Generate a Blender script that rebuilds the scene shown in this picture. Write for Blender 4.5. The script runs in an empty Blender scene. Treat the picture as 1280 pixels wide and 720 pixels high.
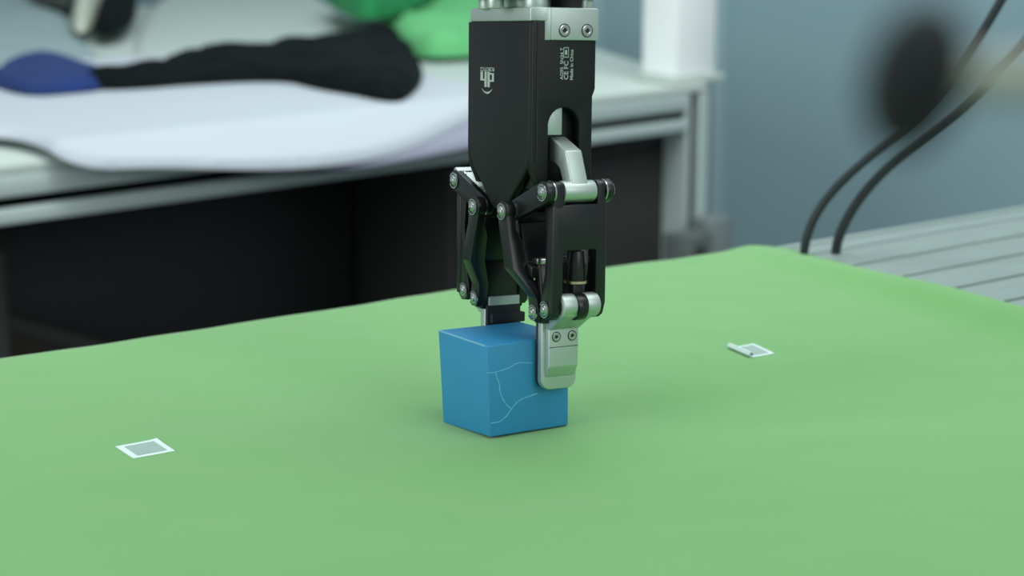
import bpy, bmesh, math, random
import numpy as np
from mathutils import Matrix, Vector, noise
random.seed(7)

# ------------------------------------------------------------------ camera, world, lights, exposure
TZ = 0.75                      # height of the work table's covered top
DROP = 0.3018                  # camera height above that top
CAM = Vector((0.0, 0.0, TZ + DROP))
PITCH = math.radians(13.5)
FPX = 2250.0                   # focal length for a frame 1280 pixels wide
scene = bpy.context.scene
cd = bpy.data.cameras.new('camera'); cam = bpy.data.objects.new('camera', cd)
scene.collection.objects.link(cam); scene.camera = cam
cam.location = CAM; cam.rotation_euler = (math.pi/2 - PITCH, 0, 0)
cd.sensor_width = 36.0; cd.lens = FPX/1280*36.0
cd.clip_start = 0.05; cd.clip_end = 60
cd.dof.use_dof = True; cd.dof.focus_distance = 0.97; cd.dof.aperture_fstop = 7.2

w = bpy.data.worlds.new('world'); scene.world = w; w.use_nodes = True
w.node_tree.nodes['Background'].inputs[0].default_value = (0.80, 0.95, 1.0, 1)
w.node_tree.nodes['Background'].inputs[1].default_value = 0.42

def area(name, loc, target, size, sizey, power, col):
    l = bpy.data.lights.new(name, 'AREA'); l.shape = 'RECTANGLE'; l.size = size; l.size_y = sizey
    l.energy = power; l.color = col
    o = bpy.data.objects.new(name, l); scene.collection.objects.link(o); o.location = loc
    o.rotation_euler = (Vector(target)-Vector(loc)).to_track_quat('-Z', 'Y').to_euler()
    return o
area('ceiling_softlight', (0.5, 1.2, 3.0), (0.1, 1.4, 0.7), 2.6, 2.0, 42, (0.93, 1.0, 0.98))
area('side_softlight', (1.6, -0.7, 2.0), (0, 1.0, 0.8), 1.2, 1.2, 14, (0.95, 1.0, 0.98))
area('back_softlight', (-0.6, 3.4, 3.2), (-0.4, 3.2, 0.6), 2.0, 1.6, 16, (0.9, 0.98, 1.0))
area('middle_fill', (0.3, 1.7, 2.6), (0.3, 4.3, 0.9), 1.8, 0.9, 30, (0.93, 1.0, 1.0))  # added fill that brightens the partition, far rails and white box
area('left_fill', (-1.9, 0.0, 1.5), (-0.2, 1.9, 0.7), 1.2, 1.0, 22, (0.95, 1.0, 0.98))  # added fill that lifts the far rail and the block's left face

vs = scene.view_settings
vs.view_transform = 'Standard'; vs.look = 'None'; vs.gamma = 1.0; vs.use_curve_mapping = False
vs.exposure = 0.0

# ------------------------------------------------------------------ helpers
CF = Vector((0, math.cos(PITCH), -math.sin(PITCH))); CU = Vector((0, math.sin(PITCH), math.cos(PITCH)))
def ray(x, y): return CF + Vector((1,0,0))*((x-640)/FPX) - CU*((y-360)/FPX)
def onz(x, y, z):                       # point of a real horizontal plane seen at pixel
    r = ray(x, y); return CAM + r*((z-CAM.z)/r.z)
def ony(x, y, Y):
    r = ray(x, y); return CAM + r*(Y/r.y)

def srgb(r, g, b):
    def c(v):
        v /= 255.0
        return v/12.92 if v <= 0.04045 else ((v+0.055)/1.055)**2.4
    return (c(r), c(g), c(b), 1)

def mat(name, col, rough=0.5, metal=0.0, var=0.0, vscale=20, bump=0.0, bscale=200, coat=0.0, stretch=None, sheen=0.0, spec=0.5):
    m = bpy.data.materials.new(name); m.use_nodes = True; nt = m.node_tree; b = nt.nodes['Principled BSDF']
    b.inputs['Base Color'].default_value = col; b.inputs['Roughness'].default_value = rough
    b.inputs['Metallic'].default_value = metal; b.inputs['Coat Weight'].default_value = coat
    b.inputs['Sheen Weight'].default_value = sheen; b.inputs['Specular IOR Level'].default_value = spec
    tc = nt.nodes.new('ShaderNodeTexCoord'); mp = nt.nodes.new('ShaderNodeMapping')
    nt.links.new(tc.outputs['Object'], mp.inputs[0])
    if stretch: mp.inputs['Scale'].default_value = stretch
    if var > 0:
        n = nt.nodes.new('ShaderNodeTexNoise'); n.inputs['Scale'].default_value = vscale; n.inputs['Detail'].default_value = 4
        nt.links.new(mp.outputs[0], n.inputs['Vector'])
        mx = nt.nodes.new('ShaderNodeMix'); mx.data_type = 'RGBA'
        mx.inputs[6].default_value = tuple(max(0, c*(1-var)) for c in col[:3])+(1,)
        mx.inputs[7].default_value = tuple(min(1, c*(1+var)) for c in col[:3])+(1,)
        nt.links.new(n.outputs[0], mx.inputs[0]); nt.links.new(mx.outputs[2], b.inputs['Base Color'])
    if bump > 0:
        n = nt.nodes.new('ShaderNodeTexNoise'); n.inputs['Scale'].default_value = bscale; n.inputs['Detail'].default_value = 3
        nt.links.new(mp.outputs[0], n.inputs['Vector'])
        bp = nt.nodes.new('ShaderNodeBump'); bp.inputs['Strength'].default_value = bump; bp.inputs['Distance'].default_value = 0.001
        nt.links.new(n.outputs[0], bp.inputs['Height']); nt.links.new(bp.outputs[0], b.inputs['Normal'])
    return m

M = dict(
    black=mat('black_anodised', srgb(12,19,19), 0.48, 0.0, 0.12, 60, 0.1, 900, spec=0.35),
    black2=mat('black_anodised_links', srgb(15,20,21), 0.34, 0.0, 0.1, 60),
    silver=mat('bead_blasted_aluminium', srgb(188,200,195), 0.46, 0.8, 0.05, 80, 0.15, 1500),
    satin=mat('satin_aluminium_plate', srgb(190,200,196), 0.45, 0.6, 0.05, 80),
    steel=mat('polished_steel', srgb(190,196,192), 0.22, 1.0, 0.1, 120),
    socket=mat('dark_socket', srgb(20,24,24), 0.6),
    brass=mat('pale_brass', srgb(214,200,160), 0.3, 1.0),
    rubber=mat('black_rubber', srgb(26,32,40), 0.7, 0, 0.1, 100),
    print=mat('pale_print', srgb(176,188,182), 0.6),
    cube=mat('blue_painted_wood', srgb(44,138,188), 0.5, 0, 0.07, 45, 0.12, 500),
    scratch=mat('pale_scratch', srgb(112,190,222), 0.7),
    edge=mat('worn_pale_edge', srgb(120,176,205), 0.7),
    cloth=mat('green_cloth', srgb(101,160,88), 0.9, 0, 0.07, 9, 0.25, 1400, sheen=0.25),
    tag=mat('white_tag_paper', srgb(208,226,222), 0.55, 0, 0.02, 60),
    tagprint=mat('grey_tag_print', srgb(150,172,165), 0.6, 0, 0.12, 300),
    slat=mat('brushed_aluminium_slat', srgb(156,170,165), 0.42, 0.45, 0.16, 16, 0.1, 400, stretch=(1,6,1)),
    alu=mat('aluminium_profile', srgb(180,195,192), 0.5, 0.1, 0.06, 12),
    slot=mat('profile_slot_black', srgb(5,8,8), 0.95, spec=0.1),
    white_top=mat('white_laminate', srgb(182,194,187), 0.5, 0, 0.03, 5),
    paper=mat('white_paper', srgb(180,188,196), 0.7, 0, 0.02, 6),
    lav=mat('lavender_grey_cloth', srgb(140,142,160), 0.85, 0, 0.1, 20),
    dgrey=mat('dark_grey_cloth', srgb(60,64,74), 0.9, 0, 0.1, 20),
    blackcloth=mat('black_cloth', srgb(15,21,22), 0.95, 0, 0.75, 10, spec=0.1),
    bluecloth=mat('blue_cloth', srgb(5,40,98), 0.9, 0, 0.25, 14),
    greencloth=mat('bright_green_cloth', srgb(98,180,116), 0.85, 0, 0.15, 8),
    darkgreen=mat('deep_green_cloth', srgb(22,128,70), 0.85, 0, 0.5, 16),
    greycloth=mat('blue_grey_cloth', srgb(138,158,160), 0.85, 0, 0.12, 8),
    cream=mat('cream_cloth', srgb(190,198,180), 0.85, 0, 0.1, 10),
    wall=mat('blue_grey_partition', srgb(132,160,168), 0.7, 0, 0.04, 1.2),
    wall2=mat('pale_partition_trim', srgb(150,176,182), 0.6),
    floor=mat('grey_floor', srgb(72,78,80), 0.6, 0, 0.1, 3),
    whitebox=mat('white_glossy_plastic', srgb(250,253,253), 0.35),
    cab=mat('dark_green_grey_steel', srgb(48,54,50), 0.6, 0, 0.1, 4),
    void_black=mat('shade_black', srgb(16,22,21), 0.6, 0, 0.2, 4),  # near-black tone paints the shade under the background table
    void_grey=mat('shade_warm_grey', srgb(40,42,40), 0.7, 0, 0.12, 5),  # dark tone paints the shade beside the corner leg
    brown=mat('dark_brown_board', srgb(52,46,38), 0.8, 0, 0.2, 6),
    greybox=mat('mid_grey_plastic', srgb(84,92,90), 0.6),
    cable=mat('black_cable_rubber', srgb(26,34,38), 0.45),
    knob=mat('black_foam', srgb(22,28,28), 0.9, 0, 0.2, 200),
    rod=mat('beige_plastic', srgb(178,184,164), 0.5),
    leg=mat('grey_table_frame', srgb(120,130,130), 0.5, 0.3),
)

COL = scene.collection
def link(name, mesh, m, parent=None):
    o = bpy.data.objects.new(name, mesh); COL.objects.link(o)
    if m is not None and not mesh.materials: mesh.materials.append(m)
    if parent: o.parent = parent
    return o
def tag(o, label=None, cat=None, group=None, kind=None):
    if label: o['label'] = label
    if cat: o['category'] = cat
    if group: o['group'] = group
    if kind: o['kind'] = kind
    return o
def empty(name, loc, rz=0):
    o = bpy.data.objects.new(name, None); COL.objects.link(o); o.location = loc; o.rotation_euler = (0,0,rz)
    o.empty_display_size = 0.05; return o
def fin(bm, name, m, parent=None, bev=0.0, seg=2, smooth=True, scale=1.0):
    bmesh.ops.remove_doubles(bm, verts=bm.verts, dist=1e-6)
    bmesh.ops.recalc_face_normals(bm, faces=bm.faces)
    if bev > 0:
        es = [e for e in bm.edges if len(e.link_faces) == 2 and e.calc_face_angle(0) > math.radians(28)]
        bmesh.ops.bevel(bm, geom=es, offset=bev, segments=seg, affect='EDGES', clamp_overlap=True, profile=0.5)
    if scale != 1.0: bmesh.ops.scale(bm, vec=(scale,)*3, verts=bm.verts)
    me = bpy.data.meshes.new(name); bm.to_mesh(me); bm.free()
    if smooth:
        me.polygons.foreach_set('use_smooth', [True]*len(me.polygons))
        try: me.set_sharp_from_angle(angle=math.radians(32))
        except Exception: pass
    return link(name, me, m, parent)
def prism(bm, pts, a0, a1, axis):
    """extrude a 2-D outline: axis 0 -> pts are (y,z); 1 -> (x,z); 2 -> (x,y)"""
    def P(p, a):
        return (a,p[0],p[1]) if axis == 0 else (p[0],a,p[1]) if axis == 1 else (p[0],p[1],a)
    A = [bm.verts.new(P(p,a0)) for p in pts]; B = [bm.verts.new(P(p,a1)) for p in pts]
    n = len(pts)
    bm.faces.new(A); bm.faces.new(B[::-1])
    for i in range(n): bm.faces.new((A[i], B[i], B[(i+1)%n], A[(i+1)%n]))
def box(bm, x0,x1,y0,y1,z0,z1): prism(bm, [(x0,y0),(x1,y0),(x1,y1),(x0,y1)], z0, z1, 2)
def cyl(bm, c, r, a0, a1, axis, n=24, r2=None):
    r2 = r if r2 is None else r2
    def P(t, a, rr):
        u, v = c[0]+rr*math.cos(t), c[1]+rr*math.sin(t)
        return (a,u,v) if axis == 0 else (u,a,v) if axis == 1 else (u,v,a)
    A = [bm.verts.new(P(2*math.pi*i/n,a0,r)) for i in range(n)]; B = [bm.verts.new(P(2*math.pi*i/n,a1,r2)) for i in range(n)]
    bm.faces.new(A); bm.faces.new(B[::-1])
    for i in range(n): bm.faces.new((A[i], B[i], B[(i+1)%n], A[(i+1)%n]))
def loft(bm, secs):
    """sections: lists of the same number of 3-D points"""
    R = [[bm.verts.new(p) for p in s] for s in secs]; n = len(secs[0])
    bm.faces.new(R[0]); bm.faces.new(R[-1][::-1])
    for a, b in zip(R, R[1:]):
        for i in range(n): bm.faces.new((a[i], b[i], b[(i+1)%n], a[(i+1)%n]))
def ring(bm, c, r, t, a0, a1, axis, n=28, gap=0.0):
    """annulus (r outer, r-t inner), optionally with a gap (c-clip)"""
    def P(u, v, a): return (a,u,v) if axis == 0 else (u,a,v) if axis == 1 else (u,v,a)
    closed = gap == 0; k = n if closed else n+1
    V = []
    for i in range(k):
        th = gap/2 + (2*math.pi-gap)*i/n
        q = []
        for rr, aa in ((r,a0),(r,a1),(r-t,a1),(r-t,a0)):
            q.append(bm.verts.new(P(c[0]+rr*math.cos(th), c[1]+rr*math.sin(th), aa)))
        V.append(q)
    for i in range(n):
        a, b = V[i], V[(i+1)%k]
        for j in range(4): bm.faces.new((a[j], b[j], b[(j+1)%4], a[(j+1)%4]))
    if not closed: bm.faces.new(V[0]); bm.faces.new(V[-1][::-1])
def capsule_path(path, rads):
    """2-D outline round a poly-path with a radius at each point (link plates)"""
    L, R = [], []
    n = len(path)
    for i, p in enumerate(path):
        a = path[max(i-1,0)]; b = path[min(i+1,n-1)]
        d = Vector((b[0]-a[0], b[1]-a[1])).normalized(); nn = Vector((-d.y, d.x))
        L.append((p[0]+nn.x*rads[i], p[1]+nn.y*rads[i])); R.append((p[0]-nn.x*rads[i], p[1]-nn.y*rads[i]))
    def cap(p, d, r, sgn):
        out = []
        a0 = math.atan2(d[1], d[0])
        for k in range(1,8): 
            th = a0 + math.pi/2 - math.pi*k/8
            out.append((p[0]+r*math.cos(th), p[1]+r*math.sin(th)))
        return out
    dE = (path[-1][0]-path[-2][0], path[-1][1]-path[-2][1]); dS = (path[0][0]-path[1][0], path[0][1]-path[1][1])
    return L + cap(path[-1], dE, rads[-1], 1) + R[::-1] + cap(path[0], dS, rads[0], 1)

# ------------------------------------------------------------------ the room
def struct(name, bm, m, parent=None, **k):
    o = fin(bm, name, m, parent, smooth=False, **k)
    if parent is None: o['kind'] = 'structure'
    return o
bm = bmesh.new(); box(bm, -4.5, 3.5, -2.0, 7.5, -0.05, 0.0); struct('floor', bm, M['floor'])
WD = Vector((-0.8, 0.6, 0)); WP = Vector((0.75, 3.9, 0))             # partition runs back to the left
wm = Matrix(((-WD.x, 0.6, 0, WP.x), (-WD.y, 0.8, 0, WP.y), (0, 0, 1, 0), (0, 0, 0, 1)))   # local x to the right, local y away
def onwall(px, py):
    r = ray(px, py); n = Vector((0.6, 0.8, 0)); t = (WP-CAM).dot(n)/r.dot(n); p = CAM+r*t-WP
    return -(p.dot(WD))
bm = bmesh.new(); box(bm, -3.8, 1.8, 0, 0.1, 0, 2.7); wall = struct('wall_back', bm, M['wall']); wall.matrix_world = wm
tag(wall, 'blue-grey partition wall behind both tables')
bm = bmesh.new(); box(bm, -3.8, 1.8, -0.015, 0, 0, 0.1); o = struct('baseboard_back', bm, M['wall2']); o.matrix_world = wm
for i, px in enumerate((749, 903)):
    x = onwall(px, 60)
    bm = bmesh.new(); box(bm, x-0.014, x+0.014, -0.014, 0, 0.1, 2.7); o = struct('trim_%d' % (i+1), bm, M['wall2']); o.matrix_world = wm

# ------------------------------------------------------------------ work table with slotted aluminium top
E1 = Vector((0.8171, 0.5765, 0)); E2 = Vector((0.5765, -0.8171, 0))     # along the slats / towards the viewer's right
SUNK = 0.0015
B0 = onz(985, 305.5, TZ-SUNK); B0 = B0 - E2*0.0
table = empty('work_table', (B0.x, B0.y, 0), math.atan2(E1.y, E1.x))
tag(table, 'slotted aluminium profile work table, partly bare at right, under the green cloth', 'table')
# local x along slats, local y = -E2 (away); table spans x -1.15..1.0, y -1.15..0
X0, X1 = -1.0, 1.25
slat_mesh = None
pitch = 0.0475
top = TZ - SUNK
def slat_bm(wd):
    bm = bmesh.new(); g = 0.0022; h = 0.016; hw = wd/2 - 0.0030
    # rounded shoulders, a shallow centre groove and a T-slot gap on each side
    pts = [(-hw,-h),(hw,-h),(hw,-0.0012),(hw-0.0015,0),(0.006,0),(0.0045,-0.0012),(-0.0045,-0.0012),(-0.006,0),(-hw+0.0015,0),(-hw,-0.0012)]
    prism(bm, pts, X0, X1, 0); return bm
s0 = fin(slat_bm(pitch), 'profile_slat', M['slat'], table, smooth=False)
ys = []
y = -0.034
bm = bmesh.new(); box(bm, X0, X1, -0.0085, 0, top-0.03, top); fin(bm, 'back_lip', M['slat'], table, bev=0.001)
bm = bmesh.new(); box(bm, X0, X1, -0.0332, -0.0105, top-0.016, top-0.0005); fin(bm, 'narrow_slat', M['slat'], table, bev=0.0008)
y = -0.0355 - pitch/2 + 0.001
k = 0
while y > -1.15:
    o = s0 if k == 0 else link('profile_slat', s0.data, None, table)
    o.location = (0, y, top); y -= pitch; k += 1
yend = y
bm = bmesh.new(); box(bm, X0+0.01, X1-0.01, yend+pitch*0.6, -0.004, top-0.045, top-0.0165); fin(bm, 'bed_plate', M['slot'], table, smooth=False)
bm = bmesh.new()
box(bm, X0+0.02, X1-0.02, yend+0.04, yend+0.10, top-0.11, top-0.045); box(bm, X0+0.02, X1-0.02, -0.07, -0.01, top-0.11, top-0.045)
fin(bm, 'frame', M['leg'], table, smooth=False)
lg = None
for lx in (X0+0.06, X1-0.06):
    for ly in (yend+0.07, -0.04):
        if lg is None:
            bm = bmesh.new(); box(bm, -0.03, 0.03, -0.03, 0.03, 0, top-0.11); lg = fin(bm, 'leg', M['leg'], table, bev=0.003); o = lg
        else: o = link('leg', lg.data, None, table)
        o.location = (lx, ly, 0)

# ------------------------------------------------------------------ green cloth
PC = onz(962, 304.5, TZ)
e1 = (onz(0, 448, TZ)-PC).normalized(); e2 = (onz(1280, 391, TZ)-PC).normalized()
def cloth_h(a, b, p):
    """relief of the cloth: a = metres from the right edge, b = metres from the back edge"""
    h = 0.0011*noise.noise(Vector((p.x*7, p.y*7, 0)))*min(1, a*12)*min(1, b*12)
    h += 0.0007*noise.noise(Vector((p.x*18+4, p.y*30, 3)))
    # crease that runs parallel to the right edge
    c = 0.062 + 0.03*b
    h += 0.012*math.exp(-((a-c*0.42)/(0.018+0.02*b))**2)*min(1, 0.2+b*4)
    h -= 0.0008*math.exp(-((a-c*1.5)/(0.02))**2)
    # flat round the block and the tags
    return h
BLK = [(-0.01187468,0.89694828,0.00545),(0.03101569,0.92311379,0.00431),(-0.03790629,0.93944068,0.00136),(0.00498,0.96560,0.0002)]
def under_block(x, y):
    """the loose cloth rises to meet the slightly tilted block"""
    ox, oy, z0 = BLK[0]; ux, uy = BLK[1][0]-ox, BLK[1][1]-oy; vx, vy = BLK[2][0]-ox, BLK[2][1]-oy
    det = ux*vy-uy*vx; dx, dy = x-ox, y-oy
    u = (dx*vy-dy*vx)/det; v = (ux*dy-uy*dx)/det
    uc, vc = max(0,min(1,u)), max(0,min(1,v))
    qx, qy = ox+uc*ux+vc*vx, oy+uc*uy+vc*vy
    zb = z0+uc*(BLK[1][2]-z0)+vc*(BLK[2][2]-z0)
    d = math.hypot(x-qx, y-qy)
    return zb-0.0004, d
def cloth_z(a, b, p):
    h = cloth_h(a, b, p)
    h = max(h, -0.0012)
    zb, d = under_block(p.x, p.y)
    k = max(0.0, 1-d/0.075); k = k*k*(3-2*k)
    if d < 0.001: k = 1
    return TZ + h*(1-k) + zb*k
def cloth_at(p):
    q = Vector((p.x-PC.x, p.y-PC.y)); det = e1.x*e2.y-e1.y*e2.x
    return cloth_z((q.x*e2.y-q.y*e2.x)/det, (e1.x*q.y-e1.y*q.x)/det, p)
bm = bmesh.new()
NA, NB = 230, 190; LA, LB = 1.30, 0.98
grid = []
for j in range(NB+1):
    row = []
    for i in range(NA+1):
        a, b = LA*i/NA, LB*j/NB
        # rounded back-right corner, slightly wavy borders
        aa = a; bb = b
        if a < 0.03 and b < 0.03:
            r_ = 0.03; da, db = r_-a, r_-b; m_ = max(da, db); l_ = math.hypot(da, db)
            if l_ > 0: aa = r_-da*m_/l_; bb = r_-db*m_/l_
        wv = 0.0018*math.sin(aa*13+1)*max(0, 1-bb*20) + 0.001*math.sin(aa*37)*max(0, 1-bb*20)
        ww = 0.0022*math.sin(bb*17)*max(0, 1-aa*20)
        p = PC + e1*(aa+ww) + e2*(bb+wv)
        h = cloth_h(aa, bb, p)
        z = cloth_z(aa, bb, p)
        row.append(bm.verts.new((p.x, p.y, z)))
    grid.append(row)
for j in range(NB):
    for i in range(NA):
        bm.faces.new((grid[j][i], grid[j][i+1], grid[j+1][i+1], grid[j+1][i]))
bmesh.ops.recalc_face_normals(bm, faces=bm.faces)
if sum(f.normal.z for f in bm.faces) < 0: bmesh.ops.reverse_faces(bm, faces=bm.faces)
res = bmesh.ops.solidify(bm, geom=bm.faces[:], thickness=0.0006)
me = bpy.data.meshes.new('green_cloth'); bm.to_mesh(me); bm.free()
me.polygons.foreach_set('use_smooth', [True]*len(me.polygons))
cloth = link('green_cloth', me, M['cloth'])
tag(cloth, 'wide bright green cloth covering most of the slotted aluminium table', 'cloth')

# ------------------------------------------------------------------ white paper tags on the cloth
def make_tag(name, corners, label, lift, border, curl=0.0):
    P = [onz(x, y, TZ+0.001) for x, y in corners]       # left, back, right, front
    c = sum(P, Vector())/4
    root = empty(name, (c.x, c.y, TZ+0.0012)); tag(root, label, 'paper tag', 'white printed tags on the green cloth')
    def at(u, v): return P[0]*(1-u)*(1-v)+P[1]*u*(1-v)+P[2]*u*v+P[3]*(1-u)*v
    def sheet(u0,u1,v0,v1,dz,nm,m,n=14):
        bm = bmesh.new(); g = []
        for j in range(n+1):
            r = []
            for i in range(n+1):
                u = u0+(u1-u0)*i/n; v = v0+(v1-v0)*j/n
                q = at(max(u,curl),v); z = cloth_at(q)-root.location.z+0.0003+dz+lift(u,v)
                if u < curl:
                    du = (P[1]-P[0]); rr = 0.0016; s_ = (curl-u)*du.length
                    q = q - du.normalized()*rr*math.sin(s_/rr)*1.0; z += rr*(1-math.cos(s_/rr))
                p = q-c
                r.append(bm.verts.new((p.x,p.y,z)))
            g.append(r)
        for j in range(n):
            for i in range(n): bm.faces.new((g[j][i],g[j][i+1],g[j+1][i+1],g[j+1][i]))
        bmesh.ops.recalc_face_normals(bm, faces=bm.faces)
        if sum(f.normal.z for f in bm.faces) < 0: bmesh.ops.reverse_faces(bm, faces=bm.faces)
        bmesh.ops.solidify(bm, geom=bm.faces[:], thickness=0.0002)
        return fin(bm, nm, m, root)
    sheet(0,1,0,1,0,'paper',M['tag'])
    b = border
    sheet(b[0],b[1],b[2],b[3],0.00022,'printed_patch',M['tagprint'])
    return root
make_tag('paper_tag', [(143.9,557.6),(196,547.8),(219,562.3),(166.7,572)], 'flat white paper tag with grey print, left of the blue block',
    lambda u,v: 0.004*max(0,u-0.8)*max(0,(0.4-v)), (0.16,0.86,0.14,0.86))
make_tag('paper_tag', [(898.5,436.7),(941.8,428.6),(968.5,440.6),(926.4,448.8)], 'white paper tag with one end curling up, right of the blue block',
    lambda u,v: 0.0, (0.34,0.9,0.12,0.88), curl=0.30)

# ------------------------------------------------------------------ blue block and gripper pose (in mm, relative to the block centre)
RC = Matrix(((0.85346244,-0.52063223,-0.02332257),(0.52065944,0.84984787,0.08168443),(-0.02270691,-0.08185771,0.99638532)))
RG = Matrix(((0.85372867,-0.52063223,0.00945718),(0.51713999,0.84984787,0.10161119),(-0.06093922,-0.08185771,0.99477924)))
T0 = Vector((-0.01187468, 0.89694828, -0.29639)) + CAM
LC = Vector((0.0502545, 0.05, 0.0497913))
CC = T0 + RC @ (LC/2)
obs = {(0,0,1):(608.5,433),(0,1,1):(547.7,412.5),(1,1,1):(650,402),(0,0,0):(612.7,546.5),(0,1,0):(554,528.5),(1,0,0):(710.3,531.5),(1,0,1):(711,418)}
cube = None
bm = bmesh.new(); V = {}
for i in (0,1):
    for j in (0,1):
        for k in (0,1):
            p = T0 + RC @ Vector((i*LC.x, j*LC.y, k*LC.z))
            V[(i,j,k)] = bm.verts.new(p-CC)
for (i,j,k), (x,y) in obs.items():
    # the real block is a little out of square: move each corner sideways by under a millimetre
    p = V[(i,j,k)].co + CC; d = (p-CAM).dot(CF); q = CAM + ray(x,y)*d
    V[(i,j,k)].co = q - CC
def plan_fix(k, a, b, c):
    A, B, D = V[a].co, V[b].co, V[c].co; n = (B-A).cross(D-A); r = ray(*obs[k])
    t = (A+CC-CAM).dot(n)/r.dot(n); V[k].co = CAM+r*t-CC
plan_fix((1,0,1), (0,0,0), (1,0,0), (0,0,1)); plan_fix((0,1,1), (0,0,0), (0,1,0), (0,0,1)); plan_fix((1,1,1), (0,0,1), (1,0,1), (0,1,1))
for f in (((0,0,0),(1,0,0),(1,0,1),(0,0,1)),((0,1,0),(0,1,1),(1,1,1),(1,1,0)),((0,0,0),(0,0,1),(0,1,1),(0,1,0)),((1,0,0),(1,1,0),(1,1,1),(1,0,1)),((0,0,0),(0,1,0),(1,1,0),(1,0,0)),((0,0,1),(1,0,1),(1,1,1),(0,1,1))):
    bm.faces.new([V[c] for c in f])
co = {k: v.co.copy() for k, v in V.items()}
root = empty('toy_block', CC); tag(root, 'blue cube block with pale scratches, clamped by the gripper above the green cloth', 'block')
fin(bm, 'block_body', M['cube'], root, bev=0.0007, seg=3)
# scratches on the right-hand face (pixels of the photo's face -> face coordinates)
fo, fu, fv = co[(0,0,0)], co[(1,0,0)]-co[(0,0,0)], co[(0,0,1)]-co[(0,0,0)]
nrm = fu.cross(fv).normalized()
if nrm.y > 0: nrm = -nrm
def on_face(x, y):
    r = ray(x,y); n = nrm; o = fo+CC; t = (o-CAM).dot(n)/r.dot(n); return CAM+r*t-CC
def c4(x, y): return (530+x*0.2362, 390+y*0.2362)
def strip(name, pts, wd):
    P = [on_face(*c4(*p)) for p in pts]; bm = bmesh.new(); prev = None
    # subdivide with jitter
    Q = []
    for a, b in zip(P, P[1:]):
        for s in range(4): Q.append(a.lerp(b, s/4) + fv.normalized()*random.uniform(-1,1)*0.00016)
    Q.append(P[-1])
    for i, p in enumerate(Q):
        d = (Q[min(i+1,len(Q)-1)]-Q[max(i-1,0)]).normalized(); s = d.cross(nrm).normalized()*wd*0.5*random.uniform(0.6,1.2)
        a, b, a2, b2 = [bm.verts.new(q) for q in (p-s+nrm*0.00007, p+s+nrm*0.00007, p-s-nrm*0.0003, p+s-nrm*0.0003)]
        cur = (a,b,b2,a2)
        if prev:
            for k in range(4): bm.faces.new((prev[k], prev[(k+1)%4], cur[(k+1)%4], cur[k]))
        else: bm.faces.new(cur)
        prev = cur
    bm.faces.new(prev[::-1])
    o = fin(bm, name, M['scratch'], root, smooth=False); return o
strip('scratch', [(335,322),(370,320),(412,308),(450,295),(480,278),(505,268),(540,267),(575,270)], 0.0005)
strip('scratch', [(378,316),(385,345),(398,380),(402,420),(418,465),(440,495),(463,512)], 0.0005)
strip('scratch', [(352,588),(400,582),(432,556),(463,514),(490,478),(520,458),(560,444),(600,430)], 0.0005)
# worn pale edges along the top of the left face
bm = bmesh.new()
a, b = co[(0,0,1)], co[(0,1,1)]; d = (b-a).normalized(); up = (co[(0,0,1)]-co[(0,0,0)]).normalized(); si = (co[(0,0,1)]-co[(1,0,1)]).normalized()
s = [a+d*0.002+si*0.0001+up*0.0001, b-d*0.001+si*0.0001+up*0.0001]
loft(bm, [[q-up*0.0007, q-up*0.0001-si*0.0001, q-si*0.0006, q-si*0.0006-up*0.0007] for q in s])
o = fin(bm, 'worn_edge', M['edge'], root); 

# ------------------------------------------------------------------ robot gripper
gx = 0.0145
GM = Matrix.Translation(CC + RG @ Vector((gx,0,0))) @ RG.to_4x4()
grip = bpy.data.objects.new('robot_gripper', None); COL.objects.link(grip); grip.matrix_world = GM
tag(grip, 'black and silver two-finger parallel robot gripper holding the blue block from above', 'robot gripper')
def part(name, bm, m, parent=grip, bev=0.0, seg=2, **k):
    bmesh.ops.scale(bm, vec=(0.001,)*3, verts=bm.verts)
    return fin(bm, name, m, parent, bev=bev*0.001, seg=seg, **k)

# side covers with the pointed lower end
prof = [(-32,191),(-32,124),(-29,116),(-21,107),(-8,93.5),(-3,91),(3,91),(8,93.5),(21,107),(29,116),(32,124),(32,191)]
for s in (-1,1):
    bm = bmesh.new(); prism(bm, [(y*(1 if abs(y)<30 else .97),z) for y,z in prof], 14.5*s, 19.5*s, 0)
    cov = part('side_cover', bm, M['black'], bev=1.6, seg=4)
    if s == -1: left_cover = cov
# corner posts (softly rounded verticals) between covers and front/back plates
for sx in (-1,1):
    for sy in (-1,1):
        bm = bmesh.new(); cyl(bm, (sx*15.0, sy*27.8), 3.6, 118, 190.5, 2, 20); part('corner_post', bm, M['black'])
bm = bmesh.new(); box(bm, -14.5, 14.5, -27, 27, 104, 190); 
prism(bm, [(-27,104),(-16,104),(-6,90),(6,90),(16,104),(27,104)], -13.5, 13.5, 0)
part('gearbox_housing', bm, M['black2'], bev=0.6)
bm = bmesh.new(); box(bm, -13, 13, -9.5, 9.5, 77, 90.5); part('lower_guard', bm, M['black2'], bev=1.0)
# near and far housing plates with the arched slot for the drive link
arch = [(9.5*math.cos(t), 137+9.5*math.sin(t)) for t in [math.pi*i/12 for i in range(13)]]
arch = [(max(-9.5,min(9.5,x)), z if z<146.4 else 146.5) for x,z in arch]
outer = [(19.3,190.5),(19.3,156),(17.6,152),(17.6,104),(9.5,104)] + arch + [(-9.5,104),(-14,104),(-18.5,114),(-19.3,120),(-19.3,152),(-19.3,190.5)]
for s in (-1,1):
    bm = bmesh.new(); prism(bm, [(x,z) for x,z in outer], s*27.2, s*33.2, 1)
    pl = part('front_housing_plate' if s<0 else 'rear_housing_plate', bm, M['black'], bev=0.8, seg=3)
    if s < 0: nplate = pl
    bm = bmesh.new(); box(bm, -9.4, -0.3, min(s*27.1,s*32.0), max(s*27.1,s*32.0), 132.3, 147); part('drive_nut', bm, M['silver'], bev=0.6)
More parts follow.
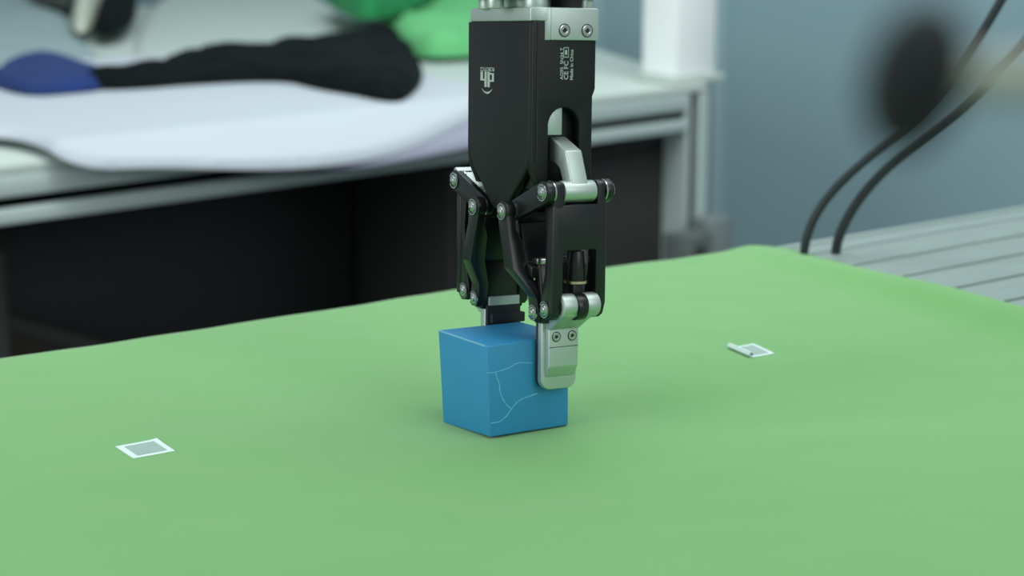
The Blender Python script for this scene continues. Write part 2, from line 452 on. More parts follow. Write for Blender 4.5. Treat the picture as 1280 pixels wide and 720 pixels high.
# groove line between cover and plate
bm = bmesh.new(); box(bm, -17.2, -16.3, -33.6, -33.1, 119, 190); part('groove_line', bm, M['socket'])

# silver top plate with the screwed corner block
def plan(ch=5.0, hx=19.5, hy=33.6):
    return [(-hx,-hy+3),(-hx+ch*1.2,-hy),(hx,-hy),(hx,hy),(-hx+ch,hy),(-hx,hy-3)]
bm = bmesh.new(); prism(bm, plan(), 190.6, 197.6, 2); tp = part('top_plate', bm, M['silver'], bev=0.5, seg=3)
bm = bmesh.new(); prism(bm, [(-9.5,-34.6),(19.9,-34.6),(19.9,-30.5),(-9.5,-30.5)], 181, 197.4, 2)
cb = part('corner_block', bm, M['silver'], bev=0.5, seg=3)
bm = bmesh.new(); prism(bm, [(-12.5,-33.2),(-9.6,-34.4),(-9.6,-30.5),(-12.5,-30.5)], 181, 197.4, 2)
part('corner_chamfer', bm, M['satin'], bev=0.3)
def socket_screw(cx, cz, y, r, parent, axis=1):
    s_ = fin_screw = None
    bm = bmesh.new(); ring(bm, (cx,cz), r+0.45, 0.5, y-0.15, y+0.3, axis); a = part('screw_recess', bm, M['socket'], parent)
    bm = bmesh.new(); ring(bm, (cx,cz), r, r*0.55, y-0.35, y+0.4, axis); cyl(bm, (cx,cz), r*0.5, y-0.0, y+0.3, axis, 6)
    b = part('socket_screw', bm, M['steel'], parent, bev=0.12)
    bm = bmesh.new(); cyl(bm, (cx,cz), r*0.42, y-0.2, y+0.1, axis, 6); part('hex_socket', bm, M['socket'], b)
    a.parent = b
for cx in (-1.4, 12.6):
    socket_screw(cx, 186.0, -34.7, 3.0, cb)

# markings (flat print on the housing)
def text_mesh(body, size):
    cu = bpy.data.curves.new('t', 'FONT'); cu.body = body; cu.size = size; cu.extrude = 0.00003; cu.align_x = 'LEFT'; cu.offset = size*0.012
    ob = bpy.data.objects.new('t', cu); COL.objects.link(ob)
    dg = bpy.context.evaluated_depsgraph_get(); me = bpy.data.meshes.new_from_object(ob.evaluated_get(dg))
    bpy.data.objects.remove(ob); return me
def label_text(name, body, size, mtx, parent, m):
    me = text_mesh(body, size); me.transform(mtx); me.materials.clear()
    return link(name, me, m, parent)
# on the near plate: lines run upwards
def up_text(name, body, size, x, z):
    # text x -> +z, text y -> -x, facing -y
    mt = Matrix(((0,-1,0,x),(0,0,-1,-0.03335),(1,0,0,z),(0,0,0,1)))
    return label_text(name, body, size, mt, nplate, M['print'])
up_text('marking_text', 'AG95  SN34 T', 0.0027, -0.0010, 0.1608)
up_text('marking_text', 'CE', 0.0036, 0.0020, 0.1608)
up_text('marking_text', 'FC', 0.0036, 0.0020, 0.1662)
up_text('marking_text', 'Made in China', 0.0027, 0.0050, 0.1606)
bm = bmesh.new()
for z0 in (172.2, 177.0): box(bm, -1.0, 2.2, -33.38, -33.3, z0, z0+0.35)
for x0 in (-1.0, 1.9): box(bm, x0, x0+0.3, -33.38, -33.3, z0-4.8, 177.3)
box(bm, 0.0, 1.2, -33.38, -33.3, 173.6, 176.0)
part('marking_frame', bm, M['print'], nplate)
# logo on the left cover (upside-down letters and an arc) : photo crop pixels -> (y,z)
def lg_(px, py): return (19.6-(px-245)/210*14.4, 166.3-(py-180)/385*13.9+0.0)
bm = bmesh.new()
def lrect(x0,y0,x1,y1):
    a = lg_(x0,y0); b = lg_(x1,y1); box(bm, -19.62, -19.5, min(a[0],b[0]), max(a[0],b[0]), min(a[1],b[1]), max(a[1],b[1]))
for r_ in ((250,240,288,372),(312,240,346,465),(288,345,312,372),(357,240,393,465),(393,258,455,282),(425,282,455,360),(393,358,455,385)): lrect(*r_)
part('logo_letters', bm, M['print'], left_cover)
bm = bmesh.new()
N = 16; up_, lo_ = [], []
for i in range(N+1):
    t = i/N; x = 268+t*168; d = 4*t*(1-t)
    up_.append((x, 485+d*50)); lo_.append((x, 487+d*78))
for i in range(N):
    q = [lg_(*up_[i]), lg_(*up_[i+1]), lg_(*lo_[i+1]), lg_(*lo_[i])]
    prism(bm, q, -19.62, -19.5, 0)
part('logo_arc', bm, M['print'], left_cover)
# small upside-down word: reads ROBOTICS when the gripper is turned over
me = text_mesh('ROBOTICS', 0.0030)
ex = max(v.co.x for v in me.vertices)
# viewer sees the -x face: viewer's right = -y. upside down: text x -> +y, text y -> -z
mt = Matrix(((0,0,-1,-0.01955),(1,0,0,0),(0,-1,0,0),(0,0,0,1)))
mt = Matrix.Translation((0, 0.0048, 0.1664)) @ mt @ Matrix.Scale(0.0146/ex, 4, (1,0,0))
me.transform(mt); me.materials.clear(); link('logo_word', me, M['print'], left_cover)

# coupling flange above the plate and the wrist it hangs from
bm = bmesh.new(); cyl(bm, (0,0), 19, 197.4, 202.5, 2, 48); part('centre_boss', bm, M['silver'], bev=0.5)
st = []
for i, (x, y, r) in enumerate(((-27,-8,4.5),(-13,-25,6.5),(-19,14,4.5),(17,-24,2.5),(26,-12,4.5),(12,24,4.5),(24,12,4.5))):
    bm = bmesh.new(); cyl(bm, (x,y), r, 197.0, 203.0, 2, 6 if i in (4,) else 24); part('standoff', bm, M['silver'], bev=0.3)
bm = bmesh.new(); cyl(bm, (0,0), 35, 202.6, 212, 2, 64); part('flange_disc', bm, M['silver'], bev=0.6)
bm = bmesh.new(); cyl(bm, (0,0), 37, 212, 300, 2, 64); part('wrist_housing', bm, M['satin'], bev=2)
bm = bmesh.new(); cyl(bm, (8,-22), 8, 197.8, 202.4, 2, 24); part('sensor_block', bm, M['socket'])

def pin_head(bm_y, bm_z, x, s, parent, r=4.0):
    bm = bmesh.new(); cyl(bm, (bm_y,bm_z), r*0.86, x, x+s*1.0, 0, 24); cyl(bm, (bm_y,bm_z), r*0.62, x+s*1.0, x+s*2.0, 0, 24, r2=r*0.40)
    o = part('pin_head', bm, M['steel'], parent, bev=0.15)
    bm = bmesh.new(); ring(bm, (bm_y,bm_z), r*1.12, 0.6, x+s*0.2, x+s*0.9, 0, 28, gap=1.0); part('retaining_clip', bm, M['steel'], o)

HX = 20.3
for s in (-1, 1):                 # -1: near finger, +1: far finger
    Y = lambda v: v*(-s)*-1 if False else v*s
    P1, P2, P3, P4 = (Y(45.5),104), (Y(15),92), (Y(42),43), (Y(30.5),40)
    fing = 'near' if s < 0 else 'far'
    # drive link (silver)
    bm = bmesh.new()
    dl = [(Y(27.1),131.3),(Y(42.7),124.6),(Y(49.3),108),(Y(49.8),101),(Y(42.5),100),(Y(41.2),107),(Y(37),115.5),(Y(33),117.8),(Y(27.1),118.6)]
    prism(bm, dl, -5, 5, 0); d_ = part('drive_link', bm, M['silver'], bev=0.7, seg=3)
    bm = bmesh.new(); cyl(bm, P1, 5.6, -9.8, 9.8, 0, 32); part('crossbar', bm, M['silver'], d_, bev=0.6)
    # outer link: window panel and two cheeks
    bm = bmesh.new()
    w = 16.3; a = 10.2
    fr = [(-w,97.5),(w,97.5),(w,46),(w-1.5,40),(w-4,38.5),(a,39),(a,73),(a-1,74),(-a+1,74),(-a,73),(-a,41),(-w,41)]
    prism(bm, fr, Y(46), Y(50), 1)
    ol = part('outer_link', bm, M['black2'], bev=0.9, seg=3)
    for q in (-1,1):
        bm = bmesh.new()
        ck = [(Y(50.2),108),(Y(48.5),109.4),(Y(43),109.4),(Y(40.2),106),(Y(39.6),98),(Y(42),80),(Y(41),62),(Y(37.2),47),(Y(37),41),(Y(39),38),(Y(45),37.5),(Y(48),40),(Y(49.5),48),(Y(50),96)]
        prism(bm, ck, q*10.4, q*15.9, 0); c_ = part('link_cheek', bm, M['black2'], ol, bev=0.7)
        bm = bmesh.new(); ring(bm, P1, 5.9, 0.8, q*15.4, q*16.2, 0, 32); part('washer', bm, M['steel'], c_)
        pin_head(P3[0], P3[1], q*15.9, q, ol, 3.9)
    # arms between body pivot and drive pin
    for q in (-1,1):
        bm = bmesh.new(); prism(bm, capsule_path([P2, P1], [5.2, 5.8]), q*16.3, q*HX, 0)
        ar = part('crank_arm', bm, M['black2'], bev=0.5, seg=3)
        bm = bmesh.new(); ring(bm, P2, 5.4, 0.6, q*(HX-0.1), q*(HX+0.5), 0, 32); part('washer', bm, M['steel'], ar)
        if q < 0 or s < 0: pin_head(P1[0], P1[1], q*HX, q, ar, 3.9)
        else: pin_head(P1[0], P1[1], q*HX, q, ar, 3.9)
    # pale plate over the far arm tops (seen as the pale triangle behind the cover)
    if s > 0:
        bm = bmesh.new(); prism(bm, [(46,111.2),(48,110.2),(30,97.0),(18,97.0),(18,98.4),(29,99.0)], -19.5, 16, 0)
        part('pale_arm_plate', bm, M['satin'], bev=0.2)
    # inner link: forked cheeks that step inwards, joined by a web
    web = [(Y(27.5),66),(Y(31.5),66),(Y(36),42),(Y(36),34.5),(Y(27),34),(Y(26.5),50)]
    bm = bmesh.new(); prism(bm, web, -13.2, 13.2, 0)
    up_web = [(Y(15.5),86),(Y(19.5),86),(Y(25),66),(Y(31),64),(Y(31),58),(Y(21),62)]
    bu = bmesh.new(); prism(bu, up_web, -17.4, 17.4, 0); il = part('inner_link', bm, M['black2'], bev=0.8); part('link_web', bu, M['black2'], il, bev=0.6)
    bm = bmesh.new(); box(bm, -15, 12.5, min(Y(27.5),Y(33)), max(Y(27.5),Y(33)), 65.4, 68.6); part('cross_pin', bm, M['steel'], il, bev=0.6)
    for q in (-1,1):
        bm = bmesh.new(); cyl(bm, P2, 5.6, q*20.9, q*26, 0, 32); 
        part('link_eye', bm, M['black2'], il, bev=0.6)
        bm = bmesh.new()
        def sec(xo, xi, y0, y1, z): return [(q*xo,Y(y0),z),(q*xi,Y(y0),z),(q*xi,Y(y1),z),(q*xo,Y(y1),z)]
        loft(bm, [sec(25.8,20.9,10,20,92), sec(25.8,20.9,11.5,21,83), sec(26,17.5,14,23.2,76), sec(26,17.0,17.5,26.5,62.5), sec(16,10,25,33.5,48), sec(15.8,10,26,35.5,41), sec(15.8,10,28,34,35.5)])
        part('link_cheek', bm, M['black2'], il, bev=0.5)
        pin_head(P2[0], P2[1], q*26, q, il, 3.9)
        pin_head(P4[0], P4[1], q*15.8, q, il, 3.7)
    # fingertip holder (silver): knuckles, neck, plate; rubber pad
    bm = bmesh.new()
    neck = [(Y(31.5),37),(Y(31.5),33),(Y(33),31),(Y(36.5),31),(Y(45),36.5),(Y(52),40),(Y(53),45),(Y(50),47),(Y(44),44),(Y(38),39)]
    prism(bm, neck, -9.5, 9.0, 0)
    fh = part('finger_holder', bm, M['silver'], bev=0.5)
    for x0, x1 in ((-11.2,-2.9),(3.4,11.2)):
        bm = bmesh.new(); cyl(bm, (Y(47.5),45), 6.4, x0, x1, 0, 36); kn = part('knuckle', bm, M['silver'], fh, bev=0.7)
        if x0 < 0:
            bm = bmesh.new(); ring(bm, (Y(47.5),45), 3.6, 0.5, x0-0.15, x0+0.2, 0); cyl(bm, (Y(47.5),45), 2.6, x0-0.2, x0+0.2, 0); part('knuckle_screw', bm, M['socket'], kn)
    bm = bmesh.new()
    r_ = 5.5; hw = 10.9
    pp = [(hw,36),(hw,-1.8+r_)] + [(hw-r_+r_*math.cos(t), -1.8+r_-r_*math.sin(t)) for t in [math.pi/2*i/6 for i in range(1,7)]] + \
         [(-hw+r_-r_*math.sin(t), -1.8+r_-r_*math.cos(t)) for t in [math.pi/2*i/6 for i in range(0,6)]] + [(-hw,-1.8+r_),(-hw,36)]
    prism(bm, pp, Y(27.2), Y(31.6), 1); fp = part('fingertip_plate', bm, M['silver'], bev=0.7, seg=3)
    bm = bmesh.new(); prism(bm, [(Y(31),35),(Y(35.6),34),(Y(35.6),11),(Y(32.4),5.2),(Y(31),5.2)], -8.9, 9.3, 0)
    bl = part('clamp_block', bm, M['silver'], fp, bev=0.7, seg=3)
    bm = bmesh.new(); box(bm, -8.7, 9.1, min(Y(35.55),Y(35.75)), max(Y(35.55),Y(35.75)), 21.4, 21.7); part('groove_line', bm, M['socket'], bl)
    for cx in (-4.6, 5.3):
        socket_screw(cx, 27.0, Y(35.6) if s < 0 else Y(35.6)+0.1, 2.3, bl)
    bm = bmesh.new(); prism(bm, [(x*0.985,z+0.1) for x,z in pp], Y(25.05), Y(27.2), 1); part('rubber_pad', bm, M['rubber'], bev=0.4)
    if s > 0:
        bm = bmesh.new(); box(bm, -9, 12.2, 22.5, 27.0, 26.2, 31.6); part('pad_clamp', bm, M['rubber'], bev=0.5)
        bm = bmesh.new(); box(bm, -9.3, 10.3, 25.2, 33, 31.2, 41.0); part('holder_block', bm, M['satin'], bev=0.6)
    # spring plunger in the window
    bm = bmesh.new(); cyl(bm, (1.6, Y(43.5)), 5.3, 57.5, 73.0, 2, 32, r2=4.3); pu = part('spring_plunger', bm, M['black2'], bev=0.5)
    bm = bmesh.new(); ring(bm, (1.6, Y(43.5)), 6.5, 2.0, 56.2, 57.5, 2, 32); cyl(bm, (1.6,Y(43.5)), 5.0, 56.3, 57.4, 2, 32); part('collar_ring', bm, M['brass'], pu)
    bm = bmesh.new(); box(bm, -1.6, 4.0, min(Y(42),Y(46.5)), max(Y(42),Y(46.5)), 46, 56.4); cyl(bm, (Y(47.5),44.2), 7.0, -2.7, 3.2, 0, 32)
    part('plunger_rod', bm, M['black2'], pu, bev=0.4)
    bm = bmesh.new(); cyl(bm, (0.8, 46.5), 0.9, Y(54.6), Y(54.3), 1, 16); part('set_screw', bm, M['socket'], pu)

# ------------------------------------------------------------------ background table of white laminate on aluminium profiles
H2 = CAM.z - 0.36
C2 = onz(887, 105, H2); L2 = onz(0, 208, H2)
U2 = (L2-C2); U2.z = 0; U2.normalize()                     # from the right corner towards the left
N2 = Vector((U2.y, -U2.x, 0)); 
if N2.y < 0: N2 = -N2
RB = onz(746, 61, H2); RD = (RB-C2); RD.z = 0; RD.normalize()
t2 = bpy.data.objects.new('assembly_table', None); COL.objects.link(t2)
t2.matrix_world = Matrix(((-U2.x, N2.x, 0, C2.x),(-U2.y, N2.y, 0, C2.y),(0,0,1,0),(0,0,0,1)))
tag(t2, 'blurred white-topped table with grey aluminium profile frame in the background', 'table')
def l2(p): return Vector(((p-C2).dot(-U2), (p-C2).dot(N2), p.z))
rd = Vector((RD.dot(-U2), RD.dot(N2)))
zt = H2
bm = bmesh.new(); LN = -2.35
kr = (rd.x*1.2, rd.y*1.2); kl = l2(Vector((-2.0, 5.0, 0)))
prism(bm, [(-0.002,0.002),kr,(kl.x,kl.y),(LN,0.9),(LN,0.002)], zt-0.012, zt, 2); fin(bm, 'table_top', M['white_top'], t2, bev=0.002)
def profile(name, x0, x1, y0, y1, z0, z1):
    bm = bmesh.new(); box(bm, x0,x1,y0,y1,z0,z1); return fin(bm, name, M['alu'], t2, bev=0.003)
# front rail as an 80 mm profile: upper lip, lower lip, dark slot set back between them
RH = 0.066
bm = bmesh.new(); box(bm, LN, -0.0505, 0.0, 0.04, zt-0.012-0.027, zt-0.0125); fr_ = fin(bm, 'front_rail', M['alu'], t2, bev=0.002)
bm = bmesh.new(); box(bm, LN, -0.0505, 0.0, 0.04, zt-RH-0.006, zt-0.053); fin(bm, 'front_rail', M['alu'], t2, bev=0.002)
bm = bmesh.new(); box(bm, LN, -0.0505, 0.012, 0.036, zt-0.055, zt-0.037); fin(bm, 'rail_slot', M['slot'], t2)
bm = bmesh.new(); box(bm, -1.93, -1.86, -0.003, 0.0, zt-RH-0.006, zt-0.057); fin(bm, 'rail_bracket', M['leg'], t2)
for px_, nm in ((0, 0),):
    bm = bmesh.new()
    box(bm, -0.050, -0.041, 0.002, 0.052, 0.0, zt-0.0125); box(bm, -0.021, 0.0, 0.002, 0.052, 0.0, zt-0.0125); box(bm, -0.048, -0.002, 0.018, 0.052, 0.0, zt-0.0125)
    fin(bm, 'corner_leg', M['alu'], t2, smooth=False)
    bm = bmesh.new(); box(bm, -0.0405, -0.0215, 0.012, 0.0178, 0.0, zt-0.013); fin(bm, 'leg_slot', M['slot'], t2)
bm = bmesh.new(); box(bm, LN, LN+0.08, 0, 0.08, 0, zt-0.1); fin(bm, 'leg', M['alu'], t2, bev=0.002)
for (lx, ly) in ((kr[0]-0.10, kr[1]-0.10), (kl.x+0.1, kl.y-0.15)):
    bm = bmesh.new(); box(bm, lx, lx+0.08, ly-0.08, ly, 0, zt-0.0125); fin(bm, 'leg', M['alu'], t2, bev=0.002)

# white upright box on the corner of that table
q = l2(onz(852, 100, H2))
root = empty('white_upright_box', (0,0,0)); root.matrix_world = t2.matrix_world @ Matrix.Translation((q.x-0.012, 0.062, zt)); tag(root, 'tall glossy white box standing on the corner of the background table', 'box')
bm = bmesh.new(); box(bm, -0.048, 0.046, -0.04, 0.04, 0.012, 0.75); fin(bm, 'box_body', M['whitebox'], root, bev=0.006)
bm = bmesh.new(); box(bm, -0.058, 0.060, -0.048, 0.048, 0.0005, 0.012); fin(bm, 'base_plate', M['white_top'], root, bev=0.002)

# under that table: dark boxes added for the shade, and a leaning board
def under(name, label, cat, x0, x1, y0, z0, z1, m, depth=0.4, front_panel=True):  # added dark box, its colour stands for shade
    root = bpy.data.objects.new(name, None); COL.objects.link(root)
    root.matrix_world = t2.matrix_world @ Matrix.Translation(((x0+x1)/2, y0, z0)); tag(root, label, cat)
    hw = (x1-x0)/2; h = z1-z0
    bm = bmesh.new(); box(bm, -hw, hw, 0.004, depth, 0.0, h); fin(bm, 'filler_body', m, root, bev=0.004)
    if front_panel:
        bm = bmesh.new(); box(bm, -hw+0.01, hw-0.01, -0.008, 0.004, 0.02, h-0.02); d = fin(bm, 'front_panel', m, root, bev=0.003)
        bm = bmesh.new(); box(bm, hw-0.05, hw-0.035, -0.02, -0.008, h*0.5-0.06, h*0.5+0.06); fin(bm, 'panel_bar', M['slot'], d, bev=0.002)
    return root
under('shade_filler', 'dark green-grey cabinet for the shade under the far left end of the background table', 'filler', -1.85, -1.17, 0.12, 0.0, 0.56, M['cab'])
under('shade_filler', 'black cabinet for the shade under the middle of the background table', 'filler', -1.13, -0.50, 0.30, 0.0, 0.58, M['void_black'])
under('shade_filler', 'dark grey cabinet for the shade under the right end of the background table beside its corner leg', 'filler', -0.49, -0.002, 0.060, 0.0, 0.60, M['void_grey'], depth=0.5)
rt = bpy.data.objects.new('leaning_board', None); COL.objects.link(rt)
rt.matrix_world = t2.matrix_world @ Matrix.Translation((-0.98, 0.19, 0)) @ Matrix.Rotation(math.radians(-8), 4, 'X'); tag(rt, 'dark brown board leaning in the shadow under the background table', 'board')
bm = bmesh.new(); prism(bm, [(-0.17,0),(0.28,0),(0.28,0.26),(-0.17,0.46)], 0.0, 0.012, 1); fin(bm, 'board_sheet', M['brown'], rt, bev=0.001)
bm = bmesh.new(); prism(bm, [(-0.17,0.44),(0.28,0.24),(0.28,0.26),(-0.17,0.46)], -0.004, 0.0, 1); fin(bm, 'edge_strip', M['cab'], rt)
# bright bracket block by the corner leg
rt = bpy.data.objects.new('levelling_bracket', None); COL.objects.link(rt)
q = ony(850, 290, C2.y-0.02); qq = l2(q)
rt.matrix_world = t2.matrix_world @ Matrix.Translation((-0.052, -0.070, 0)); tag(rt, 'grey steel bracket post in front of the background table corner leg', 'bracket')
zb = 0.47
bm = bmesh.new(); box(bm, -0.070, -0.006, 0.0, 0.05, 0, zb-0.005); fin(bm, 'bracket_post', M['greybox'], rt, bev=0.004)
bm = bmesh.new(); box(bm, 0.0, 0.052, 0.01, 0.06, 0, zb+0.01); fin(bm, 'bracket_post', M['leg'], rt, bev=0.004)
bm = bmesh.new(); cyl(bm, (-0.038, zb-0.03), 0.01, -0.006, 0.0, 1, 16); fin(bm, 'bolt', M['cab'], rt)

# ------------------------------------------------------------------ cloths and papers on the background table
def inside(p, poly):
    c = False; j = len(poly)-1
    for i in range(len(poly)):
        a, b = poly[i], poly[j]
        if (a[1] > p[1]) != (b[1] > p[1]) and p[0] < (b[0]-a[0])*(p[1]-a[1])/(b[1]-a[1])+a[0]: c = not c
        j = i
    return c
def edist(p, poly):
    best = 9; bp = p
    for i in range(len(poly)):
        a, b = poly[i-1], poly[i]
        dx, dy = b[0]-a[0], b[1]-a[1]; l = dx*dx+dy*dy
        t = max(0, min(1, ((p[0]-a[0])*dx+(p[1]-a[1])*dy)/l)) if l > 0 else 0
        q = (a[0]+t*dx, a[1]+t*dy); d = math.hypot(p[0]-q[0], p[1]-q[1])
        if d < best: best, bp = d, q
    return best, bp
def garment(name, poly_px, z0, thick, rad, wr, m, label=None, cat=None, parent=None, step=0.012, freq=7, folds=(), drape=False):
    poly = [tuple(onz(x, y, z0)[:2]) for x, y in poly_px]
    # chaikin smoothing for soft outlines
    for _ in range(2):
        q = []
        for i in range(len(poly)):
            a, b = poly[i-1], poly[i]
            q += [(a[0]*.75+b[0]*.25, a[1]*.75+b[1]*.25), (a[0]*.25+b[0]*.75, a[1]*.25+b[1]*.75)]
        poly = q
    x0, x1 = min(p[0] for p in poly), max(p[0] for p in poly); y0, y1 = min(p[1] for p in poly), max(p[1] for p in poly)
    step = max(step, math.sqrt((x1-x0)*(y1-y0)/9000))
    nx, ny = int((x1-x0)/step)+2, int((y1-y0)/step)+2
    cx, cy = (x0+x1)/2, (y0+y1)/2
    bm = bmesh.new(); vs_ = {}; cells = []
    for j in range(ny):
        for i in range(nx):
            if inside((x0+(i+.5)*step, y0+(j+.5)*step), poly): cells.append((i,j))
    def getv(i, j, top):
        k = (i,j,top)
        if k in vs_: return vs_[k]
        p = (x0+i*step, y0+j*step); d, bp = edist(p, poly); ins = inside(p, poly)
        edge = any(((i+a,j+b) not in cs) for a in (-1,0) for b in (-1,0))
        if edge: p = bp; d = 0.0
        if top:
            t = min(1, d/rad); prof_ = math.sqrt(max(0, 1-(1-t)**2))
            n1 = noise.noise(Vector((p[0]*freq, p[1]*freq, 1.3*len(name)))); n2 = noise.noise(Vector((p[0]*freq*2.6+5, p[1]*freq*2.6, 4)))
            f = 0
            for (dx,dy,fr,am) in folds: f += am*abs(math.sin((p[0]*dx+p[1]*dy)*fr + 1.5*n1))
            z = 0.0012 + prof_*(thick*(1+wr*n1+wr*0.5*n2) + f)
        else: z = 0.0
        q = Vector((p[0], p[1], z0+z)); yq = l2(q).y
        if drape and yq < -0.006:                      # sheets sag over the front rail instead of sticking out level
            yc = l2(CAM).y; t = (-(0.006+0.22*(-0.006-yq)) - yc)/(yq-yc)
            q = CAM + (q-CAM)*t
        vs_[k] = bm.verts.new((q.x-cx, q.y-cy, q.z-z0)); return vs_[k]
    cs = set(cells)
    for i, j in cells:
        bm.faces.new([getv(i,j,1), getv(i+1,j,1), getv(i+1,j+1,1), getv(i,j+1,1)])
        bm.faces.new([getv(i,j,0), getv(i,j+1,0), getv(i+1,j+1,0), getv(i+1,j,0)])
        for (a, b, di, dj) in (((i,j),(i+1,j),0,-1),((i+1,j),(i+1,j+1),1,0),((i+1,j+1),(i,j+1),0,1),((i,j+1),(i,j),-1,0)):
            if (i+di, j+dj) not in cs:
                try: bm.faces.new([getv(*a,0), getv(*b,0), getv(*b,1), getv(*a,1)])
                except ValueError: pass
    me = bpy.data.meshes.new(name); bm.to_mesh(me); bm.free()
    me.polygons.foreach_set('use_smooth', [True]*len(me.polygons))
    o = link(name, me, m, parent)
    if parent: o.location = Vector((cx, cy, z0)) - parent.location
    else: o.location = (cx, cy, z0)
    if label: tag(o, label, cat)
    return o
zt = H2 + 0.001
garment('grey_felt_sheet', [(300,205),(450,200),(540,165),(620,125),(690,120),(690,170),(600,186),(520,203),(420,218),(330,218)], zt, 0.004, 0.02, 0.2, M['dgrey'], 'dark grey felt sheet lowest at the right end of the white sheet stack', 'cloth', drape=True)
garment('folded_cloth', [(330,205),(450,203),(530,176),(600,140),(680,120),(690,150),(620,178),(540,196),(430,214)], zt+0.004, 0.006, 0.02, 0.1, M['lav'], 'lavender-grey folded cloth layer under the right end of the white sheet stack', 'cloth', drape=True)
garment('white_sheet', [(-60,170),(40,175),(100,214),(200,210),(330,214),(420,208),(500,193),(560,166),(640,124),(590,112),(500,90),(360,70),(100,80),(-60,90)], zt+0.012, 0.010, 0.02, 0.1, M['paper'], 'broad stack of white paper sheets along the table front, below the black garment', 'paper', drape=True)
garment('white_sheet', [(150,95),(190,0),(250,-12),(380,-12),(430,20),(470,48),(520,45),(470,75),(300,105)], zt, 0.007, 0.03, 0.2, M['white_top'], 'crumpled white sheet lying behind the black garment', 'paper')
garment('grey_cloth', [(-60,90),(-60,-20),(60,-20),(105,60),(150,85),(100,100)], zt+0.001, 0.012, 0.05, 0.3, M['greycloth'], 'blue-grey cloth at the far left of the background table', 'cloth')
garment('blue_garment', [(-20,102),(0,84),(45,76),(90,78),(130,88),(150,100),(130,112),(90,116),(40,120),(5,112)], zt+0.026, 0.010, 0.04, 0.4, M['bluecloth'], 'crumpled royal blue garment at the left of the white sheets', 'clothing', folds=((1,.4,26,.010),))
garment('black_garment', [(95,106),(150,104),(185,98),(205,86),(240,76),(300,78),(330,72),(430,60),(452,44),(478,37),(498,45),(508,62),(522,72),(532,98),(512,122),(490,128),(440,118),(390,110),(360,100),(250,104),(180,110),(120,112)], zt+0.026, 0.022, 0.05, 0.5, M['blackcloth'], 'long crumpled black garment lying across the white sheets', 'clothing', folds=((.7,.7,24,.014),))
garment('green_garment', [(468,27),(510,12),(560,-8),(640,-8),(660,60),(590,71),(525,73),(498,60),(474,42)], zt+0.010, 0.030, 0.06, 0.3, M['greencloth'], 'bright light green garment behind the gripper housing', 'clothing', folds=((.3,1,18,.012),))
garment('dark_green_garment', [(400,-10),(412,6),(440,23),(475,25),(515,12),(545,-2),(560,-10)], zt+0.056, 0.05, 0.06, 0.3, M['darkgreen'], 'deep green garment bunched behind the light green one', 'clothing', folds=((1,.2,40,.02),))
garment('dark_bundle', [(112,42),(125,10),(140,-25),(170,-25),(172,10),(165,32),(140,44)], zt+0.024, 0.05, 0.06, 0.3, M['blackcloth'], 'small black cloth bundle at the top left behind the sheets', 'clothing')
garment('cream_cloth', [(90,42),(92,10),(105,-25),(142,-25),(124,12),(112,40)], zt+0.024, 0.04, 0.05, 0.3, M['cream'], 'narrow cream cloth beside the small black bundle', 'cloth')
garment('teal_bundle', [(20,-25),(40,2),(60,8),(90,12),(95,-5),(100,-25)], zt+0.024, 0.05, 0.05, 0.3, M['cab'], 'dark teal cloth bundle at the top left corner', 'clothing')

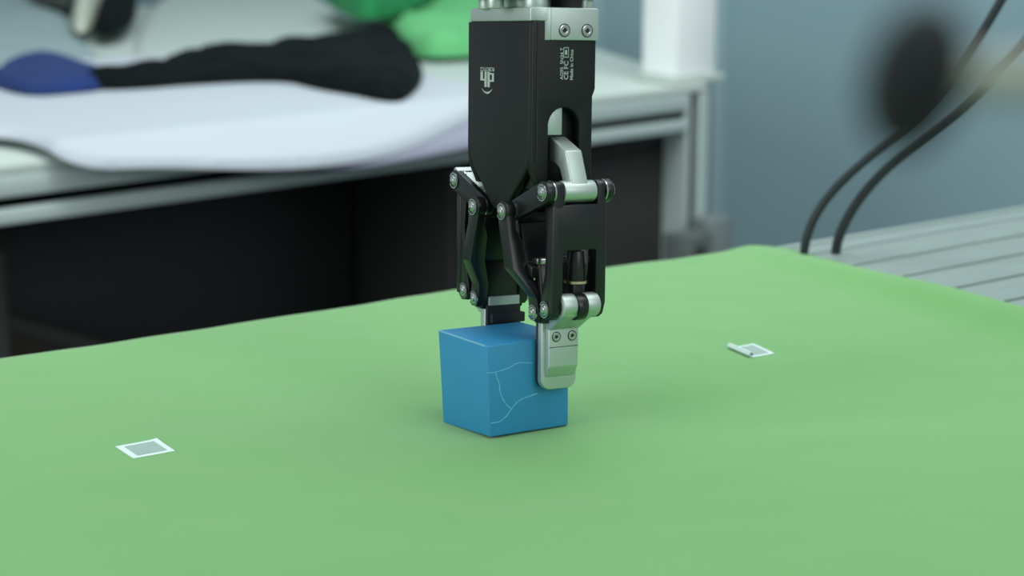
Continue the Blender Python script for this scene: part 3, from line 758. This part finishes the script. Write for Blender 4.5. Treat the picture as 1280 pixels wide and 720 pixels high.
# ------------------------------------------------------------------ two black cables behind the work table
def tube(name, pts, r, m, parent=None):
    cu = bpy.data.curves.new(name, 'CURVE'); cu.dimensions = '3D'; cu.bevel_depth = r; cu.bevel_resolution = 4; cu.resolution_u = 10
    sp = cu.splines.new('NURBS'); sp.points.add(len(pts)-1); sp.use_endpoint_u = True; sp.order_u = 4
    for i, p in enumerate(pts): sp.points[i].co = (*p, 1)
    ob = bpy.data.objects.new('t', cu); COL.objects.link(ob)
    dg = bpy.context.evaluated_depsgraph_get(); me = bpy.data.meshes.new_from_object(ob.evaluated_get(dg))
    bpy.data.objects.remove(ob); me.materials.clear()
    me.polygons.foreach_set('use_smooth', [True]*len(me.polygons))
    return link(name, me, m, parent)
def cable(pix, label, r):
    P = []
    Y0 = onz(pix[0][0], pix[0][1], TZ).y + 0.03
    for i, (x, y) in enumerate(pix): P.append(ony(x, y, Y0))
    b = P[0]
    P = [Vector((b.x+0.10, b.y+0.16, r)), Vector((b.x+0.04, b.y+0.08, r)), Vector((b.x, b.y+0.05, 0.10)), Vector((b.x, b.y+0.03, 0.45))] + P
    # on past the frame, up to the robot side
    e = P[-1]; P += [e + Vector((0.10, 0.10, 0.12)), e + Vector((0.25, 0.42, 0.05)), Vector((e.x+0.4, e.y+0.58, 0.3)), Vector((e.x+0.45, e.y+0.60, r))]
    o = tube('power_cable', P, r, M['cable']); tag(o, label, 'cable', 'black cables behind the work table')
cable([(1003,330),(1006,303),(1017,270),(1045,232),(1090,193),(1135,158),(1180,112),(1216,60),(1250,4),(1280,-50)], 'left and upper of two black cables rising behind the slotted table', 0.0034)
cable([(1042,325),(1047,297),(1066,258),(1103,213),(1155,171),(1208,133),(1245,90),(1290,50)], 'right and lower of two black cables rising behind the slotted table', 0.0038)

# ------------------------------------------------------------------ out-of-focus probe near the lens: black foam head on a beige rod
YP = 0.21
a = ony(1143, 98, YP); b = ony(1430, 90, YP)
r3 = empty('foam_probe', (b.x, YP, TZ)); tag(r3, 'very blurred black round foam head on a beige rod at the upper right', 'probe')
bm = bmesh.new()
bmesh.ops.create_uvsphere(bm, u_segments=32, v_segments=20, radius=1.0)
bmesh.ops.scale(bm, vec=(0.0058, 0.0076, 0.0090), verts=bm.verts)
bmesh.ops.rotate(bm, cent=(0,0,0), matrix=Matrix.Rotation(math.radians(14), 3, 'Y'), verts=bm.verts)
h = fin(bm, 'foam_head', M['knob'], r3); h.location = a - Vector((b.x, YP, TZ))
bm = bmesh.new(); L = b.x-a.x; cyl(bm, (0,0), 0.0027, 0.003, L, 0, 24); h = fin(bm, 'rod', M['rod'], r3, bev=0.0005); h.location = a - Vector((b.x, YP, TZ))
zz = a.z-TZ
bm = bmesh.new(); cyl(bm, (0,0), 0.006, 0.008, zz+0.02, 2, 24); fin(bm, 'stand_post', M['leg'], r3)
bm = bmesh.new(); cyl(bm, (0,0), 0.04, 0.001, 0.008, 2, 32); fin(bm, 'stand_foot', M['leg'], r3, bev=0.001)
